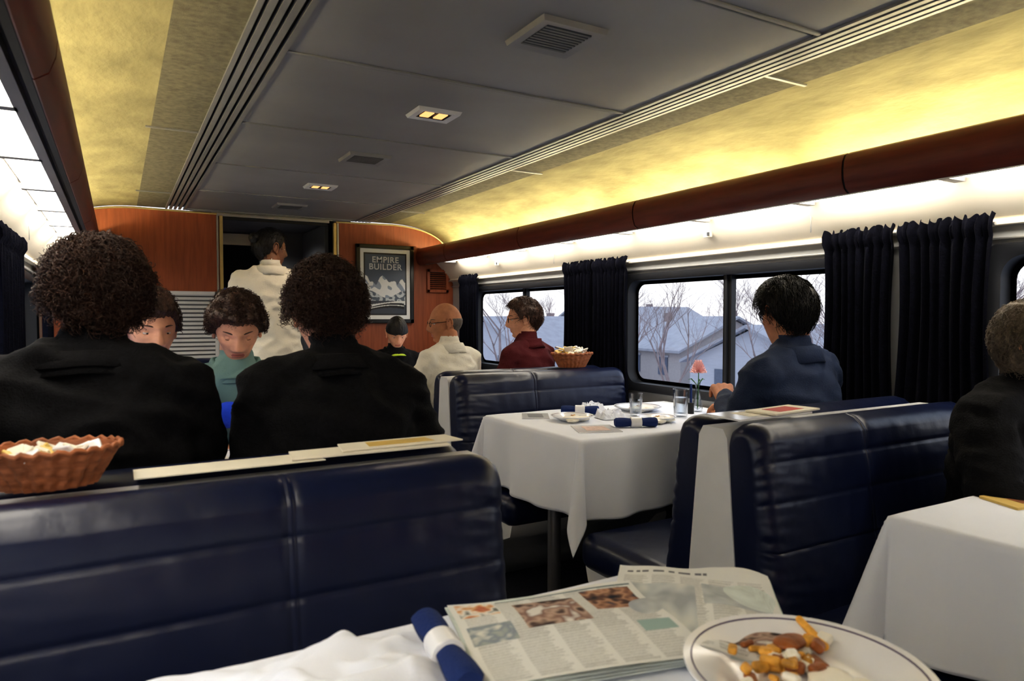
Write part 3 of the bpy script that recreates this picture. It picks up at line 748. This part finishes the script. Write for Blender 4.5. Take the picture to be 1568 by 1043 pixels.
def plate(x,y,z,r=.13,food=0):
    mb=MB(); mb.rev([(0,.004),(r*.5,.004),(r*.62,.006),(r*.68,.012),(r*.97,.022),(r,.023),(r,.020),(r*.97,.018),(r*.66,.006),(r*.55,0),(0,0)],(x,y,z),64,0)
    mb.rev([(r*.925,.0212),(r*.938,.0219),(r*.938,.0205),(r*.925,.0200)],(x,y,z),64,1,cyc=True)
    mats=['china','rim','potato','toast','egg']; rnd=random.Random(4)
    if food:
        for k in range(46 if food==1 else 7):
            a=rnd.uniform(0,6.28); q=rnd.uniform(0,.66)*r; s=rnd.uniform(.006,.012); hx=.40*r if food==1 else 0
            M4=Matrix.Rotation(rnd.uniform(0,6),4,'Z')@Matrix.Rotation(rnd.uniform(-.7,.7),4,'X')
            mb.rbox((x-hx*.1+q*math.cos(a),y+hx*.5+q*math.sin(a)*.6,z+.010+rnd.uniform(0,.012)),(s*rnd.uniform(1.6,2.8),s*1.4,s),s*.42,rnd.choice([2,2,2,3,4]),4,M4)
        for k in range(5):
            D,F=sph(14,18); w=np.array([1+.25*noise.noise(Vector(tuple(d*2+k))) for d in D])
            mb.add(D*w[:,None]*np.array([.030,.026,.010])+np.array([x+rnd.uniform(-.05,.05),y-.035+rnd.uniform(-.03,.03),z+.012]),F,4)
        if food==1:
            D,F=sph(14,22); mb.add(D*np.array([.026,.017,.007])+np.array([x+.035,y+.05,z+.022]),F,3)
            mb.capsule((x+.075,y+.03,z+.015),(x+.085,y+.075,z+.03),.006,.005,2)
    obj(mb,'dinner_plate',mats,origin=(x,y,z))
plate(.705,.530,CZ+.001,.142,1); plate(1.66,2.40,CZ,.09,2); plate(2.10,2.50,CZ,.11,2); plate(1.95,2.2,CZ,.08,2)
plate(.25,2.22,CZ,.10,2)
def crumple(x,y,z,s,seed,m='cloth',name='crumpled_linen_napkin',w=1,h=1,amp=1):
    mb=MB(); P=np.zeros((70,90,3))
    for i in range(70):
        for j in range(90):
            u=j/89-.5; v=i/69-.5; n1=noise.noise(Vector((u*3+2+seed,v*4,seed))); n2=noise.noise(Vector((u*8,v*9+seed,3)))
            e=min(1,(.5-abs(u))*8)*min(1,(.5-abs(v))*8)
            P[i,j]=(x+(u*w+v*.12)*s,y+(v*h-u*.07)*s,z+.002+max(0,.018+.028*n1+.014*n2+.012*abs(n1-n2))*e*amp)
    mb.grid(P,0); obj(mb,name,[m],origin=(x,y,z),ang=180)
crumple(.15,.79,CZ,.40,0,w=1,h=.55)
crumple(1.84,2.37,CZ,.12,5,w=1,h=.8); crumple(1.93,2.62,CZ,.11,8,w=1,h=.7)
def tumbler(x,y,z,h=.12,r=.034):
    mb=MB(); mb.rev([(0,0),(r*.8,0),(r*.86,.01),(r,h),(r-.0025,h),(r*.8,.014),(0,.012)],(x,y,z),36,0)
    mb.rev([(0,.014),(r*.79,.014),(r*.9,h*.7),(0,h*.7)],(x,y,z),32,1)
    obj(mb,'water_glass',['gl2','gl2'],origin=(x,y,z))
tumbler(2.14,2.26,CZ); tumbler(2.30,2.16,CZ,.11); tumbler(1.98,2.37,CZ,.10,.03); tumbler(2.28,3.95,CZ)
def vase(x,y,z):
    mb=MB(); mb.rev([(0,0),(.022,0),(.024,.02),(.013,.07),(.010,.11),(.014,.135),(.011,.135),(.008,.11),(.010,.07),(.019,.02),(0,.006)],(x,y,z),28,0)
    mb.tube([(x,y,z+.01),(x+.004,y,z+.1),(x+.001,y-.004,z+.18)],.0024,1,6)
    for k in range(3): mb.tube([(x,y,z+.12),(x+.03*math.cos(k*2.1),y+.03*math.sin(k*2.1),z+.15),(x+.045*math.cos(k*2.1),y+.045*math.sin(k*2.1),z+.145)],[.002,.003,.0006],1,5)
    for L_ in range(6):
        n=44; R_=.036-.004*L_; rings=[]
        for i in range(6):
            t=i/5; rings.append([(x+R_*t*math.cos(a)*(1+.14*math.sin(11*a+L_)),y-.004+R_*t*math.sin(a)*(1+.14*math.sin(9*a)),z+.18+.003*L_+t*(.004+.007*L_)+.006*t*math.sin(13*a+L_*2)) for a in [2*math.pi*j/n for j in range(n)]])
        mb.loft(rings,2,caps=False)
    obj(mb,'carnation_vase',['gl2','green','pink'],origin=(x,y,z))
vase(2.32,2.34,CZ); vase(1.93,4.05,CZ+.0)
def card(name,pts,z,ms,th=.004,mi=0):
    mb=MB(); mb.loft([[(x,y,z) for x,y in pts],[(x,y,z+th) for x,y in pts]],0)
    xs=sum(p[0] for p in pts)/4; ys=sum(p[1] for p in pts)/4
    if len(ms)>1: mb.loft([[(xs+(x-xs)*.55,ys+(y-ys)*.6,z+th+.0002) for x,y in pts],[(xs+(x-xs)*.55,ys+(y-ys)*.6,z+th+.0006) for x,y in pts]],1)
    obj(mb,name,ms,origin=(xs,ys,z),smooth=False)
card('paper_menu',[(1.50,2.12),(1.66,2.06),(1.72,2.22),(1.57,2.28)],CZ,['china','cardt'],.002)
card('paper_menu',[(1.50,2.54),(1.60,2.48),(1.68,2.62),(1.58,2.68)],CZ,['china','grille'],.002)
card('paper_menu',[(1.40,1.26),(1.70,1.27),(1.69,1.38),(1.41,1.39)],.9465,['china','paper'],.005)
card('magazine',[(1.53,1.255),(1.74,1.275),(1.73,1.375),(1.52,1.35)],.953,['paper','red'],.005)
card('magazine',[(1.76,.78),(1.94,.74),(1.98,.84),(1.80,.88)],CZ,['yellow','toast'],.006)
card('paper_menu',[(.02,1.31),(.34,1.31),(.33,1.39),(.02,1.39)],.9465,['paper'],.002)
card('paper_menu',[(.28,1.32),(.60,1.31),(.61,1.40),(.29,1.40)],.950,['paper'],.003)
card('magazine',[(.38,1.335),(.64,1.335),(.63,1.41),(.39,1.41)],.954,['paper','yellow'],.003)
mb=MB(); mb.capsule((2.24,2.3,CZ+.012),(2.24,2.3,CZ+.13),.006,.005); mb.rev([(0,0),(.014,0),(.014,.05),(0,.05)],(2.24,2.3,CZ),20,1); obj(mb,'ballpoint_pen',['nblue','blk'],origin=(2.24,2.3,CZ))
# newspapers
def news(name,c,w,h,rz,z,seed,layers=8,tk=.003,crump=0):
    rnd=np.random.RandomState(seed); nu,nv=230,280; U,Vv=np.meshgrid(np.linspace(0,1,nu),np.linspace(0,1,nv))
    C=np.ones((nv,nu,4)); base=S((224,224,220)); C[...,:3]=base
    cols=5
    for cidx in range(cols):
        u0=.04+cidx*.186; u1=u0+.165; v=.03
        while v<.95:
            ln=u0+(u1-u0)*rnd.uniform(.75,1); mk=(U>u0)&(U<ln)&(Vv>v)&(Vv<v+.006)
            gr=(rnd.rand(nv,nu)*.35+.46)[...,None]; C[...,:3]=np.where(mk[...,None],base*gr,C[...,:3]); v+=.0125
    def rect(u0,u1,v0,v1,fn):
        mk=(U>u0)&(U<u1)&(Vv>v0)&(Vv<v1); ii=np.argwhere(mk)
        for i,j in ii: C[i,j,:3]=fn((U[i,j]-u0)/(u1-u0),(Vv[i,j]-v0)/(v1-v0))
    def pic(pal,sd):
        def f(a,b):
            q=noise.noise(Vector((a*2.4+sd,b*2.4,sd)))+.4*noise.noise(Vector((a*7,b*7+sd,1)))
            x=min(len(pal)-1.001,max(0,(q*.9+.5)*(len(pal)-1))); k=int(x); f_=x-k; return S(pal[k])*(1-f_)+S(pal[k+1])*f_
        return f
    p1=[(46,44,48),(100,84,80),(190,164,148),(140,112,104),(222,218,212)]; p2=[(50,54,62),(112,86,76),(190,150,124),(146,108,90),(84,84,92)]
    if seed%2:
        rect(.03,.22,.74,.97,pic([(190,116,90),(216,170,126),(232,228,220),(120,122,118)],2)); rect(.30,.62,.50,.86,pic(p1,5)); rect(.68,.96,.62,.93,pic(p2,9))
        rect(.24,.98,.95,.985,lambda a,b:S((90,110,118)) if b<.5 else base); rect(.03,.24,.42,.62,pic([(215,215,205),(140,150,160),(170,175,170)],3))
        rect(.80,.97,.30,.42,lambda a,b:S((160,182,178)))
    else:
        rect(.04,.96,.86,.99,lambda a,b: base)
        rect(.06,.60,.90,.93,lambda a,b:S((120,120,124)) if math.sin(a*60)+math.sin(a*37)>-.5 else base)
        rect(.05,.5,.15,.75,pic([(215,215,210),(190,195,196),(166,170,174)],4)); rect(.6,.95,.1,.3,pic(p1,8)); rect(.55,.95,.5,.8,pic([(206,210,210),(170,176,180)],8))
    mb=MB(); ca,sa=math.cos(rz),math.sin(rz)
    def pos(u,v,zz,off=0):
        a=(u-.5)*w+off; b=(v-.5)*h; return (c[0]+a*ca-b*sa,c[1]+a*sa+b*ca,zz)
    def dzf(u,v): return .004+.005*math.sin(u*3.1)+.003*math.sin(v*7+seed+u*2)+.009*max(0,v-.8)*math.sin(u*5+seed)*3+crump*(.014*noise.noise(Vector((u*3,v*3,seed)))+.014*max(0,v-.6)*(1-u)*2)
    P=np.zeros((nv,nu,3)); zt=z+layers*tk
    for i in range(nv):
        for j in range(nu):
            u,v=U[i,j],Vv[i,j]; P[i,j]=pos(u,v,zt+dzf(u,v)+.0012)
    mb.grid(P,0)
    for k in range(layers):
        o=rnd.uniform(-.006,.006); n=48; top=[];bot=[]
        for t in range(n):
            q=t/n*4; s_=int(q); f=q-s_; u,v=[(f,0),(1,f),(1-f,1),(0,1-f)][s_]
            dz=dzf(u,v)*(k/layers)
            bot.append(pos(u,v,z+k*tk+dz,o)); top.append(pos(u,v,z+(k+.8)*tk+dz,o))
        mb.loft([bot,top],1)
    col=np.ones((len(mb.v),4)); col[:,:3]=base; col[:nu*nv]=C.reshape(-1,4)
    obj(mb,name,['news','newse'],origin=(c[0],c[1],z),col=col,ang=60)
news('newspaper',(.735,.740),.24,.29,R(-42),CZ,4,2,.0015,1)
news('newspaper',(.530,.768),.295,.24,R(-13),CZ+.004,3,3,.0020)
# ---------------------------------------------------------------- outside
mb=MB(); g=np.zeros((30,30,3))
for i in range(30):
    for j in range(30): g[i,j]=(CX-150+300*j/29,-100+300*i/29,-3.2)
mb.grid(g,0); obj(mb,'ground_outside',['snow'])
def house(x,y,w,d,h,rz,sd):
    mb=MB(); ca,sa=math.cos(rz),math.sin(rz); z0=-3.2
    def q(a,b,c): return (x+a*ca-b*sa,y+a*sa+b*ca,z0+c)
    hw,hd=w/2,d/2; rh=h+d*.22
    V=[q(-hw,-hd,0),q(hw,-hd,0),q(hw,hd,0),q(-hw,hd,0),q(-hw,-hd,h),q(hw,-hd,h),q(hw,hd,h),q(-hw,hd,h),q(-hw,0,rh),q(hw,0,rh)]
    mb.add(V,[(0,1,5,4),(2,3,7,6),(0,4,8,7,3),(1,2,6,9,5)],0)
    e=.4
    for s in (-1,1):
        A=[q(-hw-e,s*(hd+e),h-.2),q(hw+e,s*(hd+e),h-.2),q(hw+e,0,rh+.12),q(-hw-e,0,rh+.12)]; B=[(a[0],a[1],a[2]+.15) for a in A]
        mb.loft([A,B],1)
    for s in (-1,1):
        for k in (-.3,.05,.32):
            c=q(k*w,s*(hd+.02),h*.55); mb.box(c,(1.0,.08,1.1),2,rz); mb.box((c[0],c[1],c[2]+.62),(1.2,.12,.12),1,rz)
        for k in (-.25,.2):
            c=q(s*(hw+.02),k*d,h*.55); mb.box(c,(.08,1.1,1.1),2,rz)
    c=q(w*.2,.6,rh+.1); mb.box(c,(.4,.4,.8),3,rz)
    obj(mb,'suburban_house',['siding' if sd else 'siding2','roof','hwin','bark'],origin=(x,y,z0),smooth=False)
house(26,42,9,8,2.4,R(8),1); house(34,35,9,8,2.4,R(82),0); house(31,24,9,7,2.2,R(8),1); house(30,13,9,8,2.4,R(85),1); house(24,60,9,8,2.6,R(8),0); house(38,46,12,9,3,R(0),1); house(30,1,9,8,2.6,R(4),0); house(-26,20,11,8,2.6,R(90),1); house(-26,45,11,8,2.6,R(90),0)
def tree_mesh(seed):
    rnd=random.Random(seed); mb=MB()
    def br(p,d,L,r,lv):
        q=p+d*L; u=d.orthogonal().normalized(); w=d.cross(u); n=4 if lv>1 else 6; r1=r*.62
        mb.loft([[tuple(p+(u*math.cos(2*math.pi*j/n)+w*math.sin(2*math.pi*j/n))*r) for j in range(n)],[tuple(q+(u*math.cos(2*math.pi*j/n)+w*math.sin(2*math.pi*j/n))*r1) for j in range(n)]],0,caps=False)
        if lv>=6: return
        for k in range(3):
            nd=(d+Vector((rnd.uniform(-1,1),rnd.uniform(-1,1),rnd.uniform(-.35,.75)))*.62).normalized()
            br(p.lerp(q,1 if k==0 else rnd.uniform(.55,1)),nd,L*rnd.uniform(.62,.85),r1*(.95 if k==0 else .7),lv+1)
    br(Vector((0,0,0)),Vector((0,0,1)),2.0,.13,0)
    o=obj(mb,'bare_tree',['bark'],smooth=False); return o
t1=tree_mesh(3); t2=tree_mesh(11); 
t1.location=(17,18.5,-3.2); t1.scale=(.95,.95,.95); t2.location=(17,11.6,-3.2); t2.scale=(.75,.75,.8)
rnd=random.Random(5)
pos=[(17,31),(20,25.5),(22,16.5),(19,14),(27,33),(37,25),(37,18),(37,8),(40,33),(40,54),(19,51),(44,40),(44,21),(31,67),(36,-5),(44,13),(48,33),(46,56),(-20,14),(-20,34),(14,62),(43,27),(46,17),(50,24),(50,40),(52,48),(38,60),(45,6),(42,0),(54,30),(32,54),(26,76),(24,20),(23,8)]
for i,(x,y) in enumerate(pos):
    src=(t1,t2)[i%2]; o=bpy.data.objects.new('bare_tree',src.data); SC.collection.objects.link(o); s=rnd.uniform(.85,1.2)
    if x>40: s*=1.2
    o.location=(x,y,-3.2); o.scale=(s*1.15,s*1.15,s); o.rotation_euler=(0,0,rnd.uniform(0,6))
# ---------------------------------------------------------------- world, light, camera
w=bpy.data.worlds.new('overcast'); SC.world=w; w.use_nodes=True; n=w.node_tree.nodes; l=w.node_tree.links
bg=n['Background']; tc=n.new('ShaderNodeTexCoord'); sp=n.new('ShaderNodeSeparateXYZ'); rp=n.new('ShaderNodeValToRGB')
l.new(tc.outputs['Generated'],sp.inputs[0]); l.new(sp.outputs['Z'],rp.inputs['Fac'])
rp.color_ramp.elements[0].position=.0; rp.color_ramp.elements[0].color=(.96,.95,.96,1); rp.color_ramp.elements[1].position=.5; rp.color_ramp.elements[1].color=(.72,.83,1,1)
l.new(rp.outputs['Color'],bg.inputs['Color']); bg.inputs['Strength'].default_value=1.4
cam=bpy.data.cameras.new('camera'); co=bpy.data.objects.new('camera',cam); SC.collection.objects.link(co); SC.camera=co
cam.lens=36*1060/1568; cam.sensor_width=36; co.location=(0,0,1.22); co.rotation_euler=(R(88.0),0,R(-29.7)); cam.clip_start=.02; cam.clip_end=500
cam.dof.use_dof=True; cam.dof.focus_distance=3.6; cam.dof.aperture_fstop=6.0
SC.view_settings.view_transform='Standard'
for lk in ('Medium High Contrast','Standard - Medium High Contrast','High Contrast'):
    try:
        SC.view_settings.look=lk; break
    except Exception as ex: pass
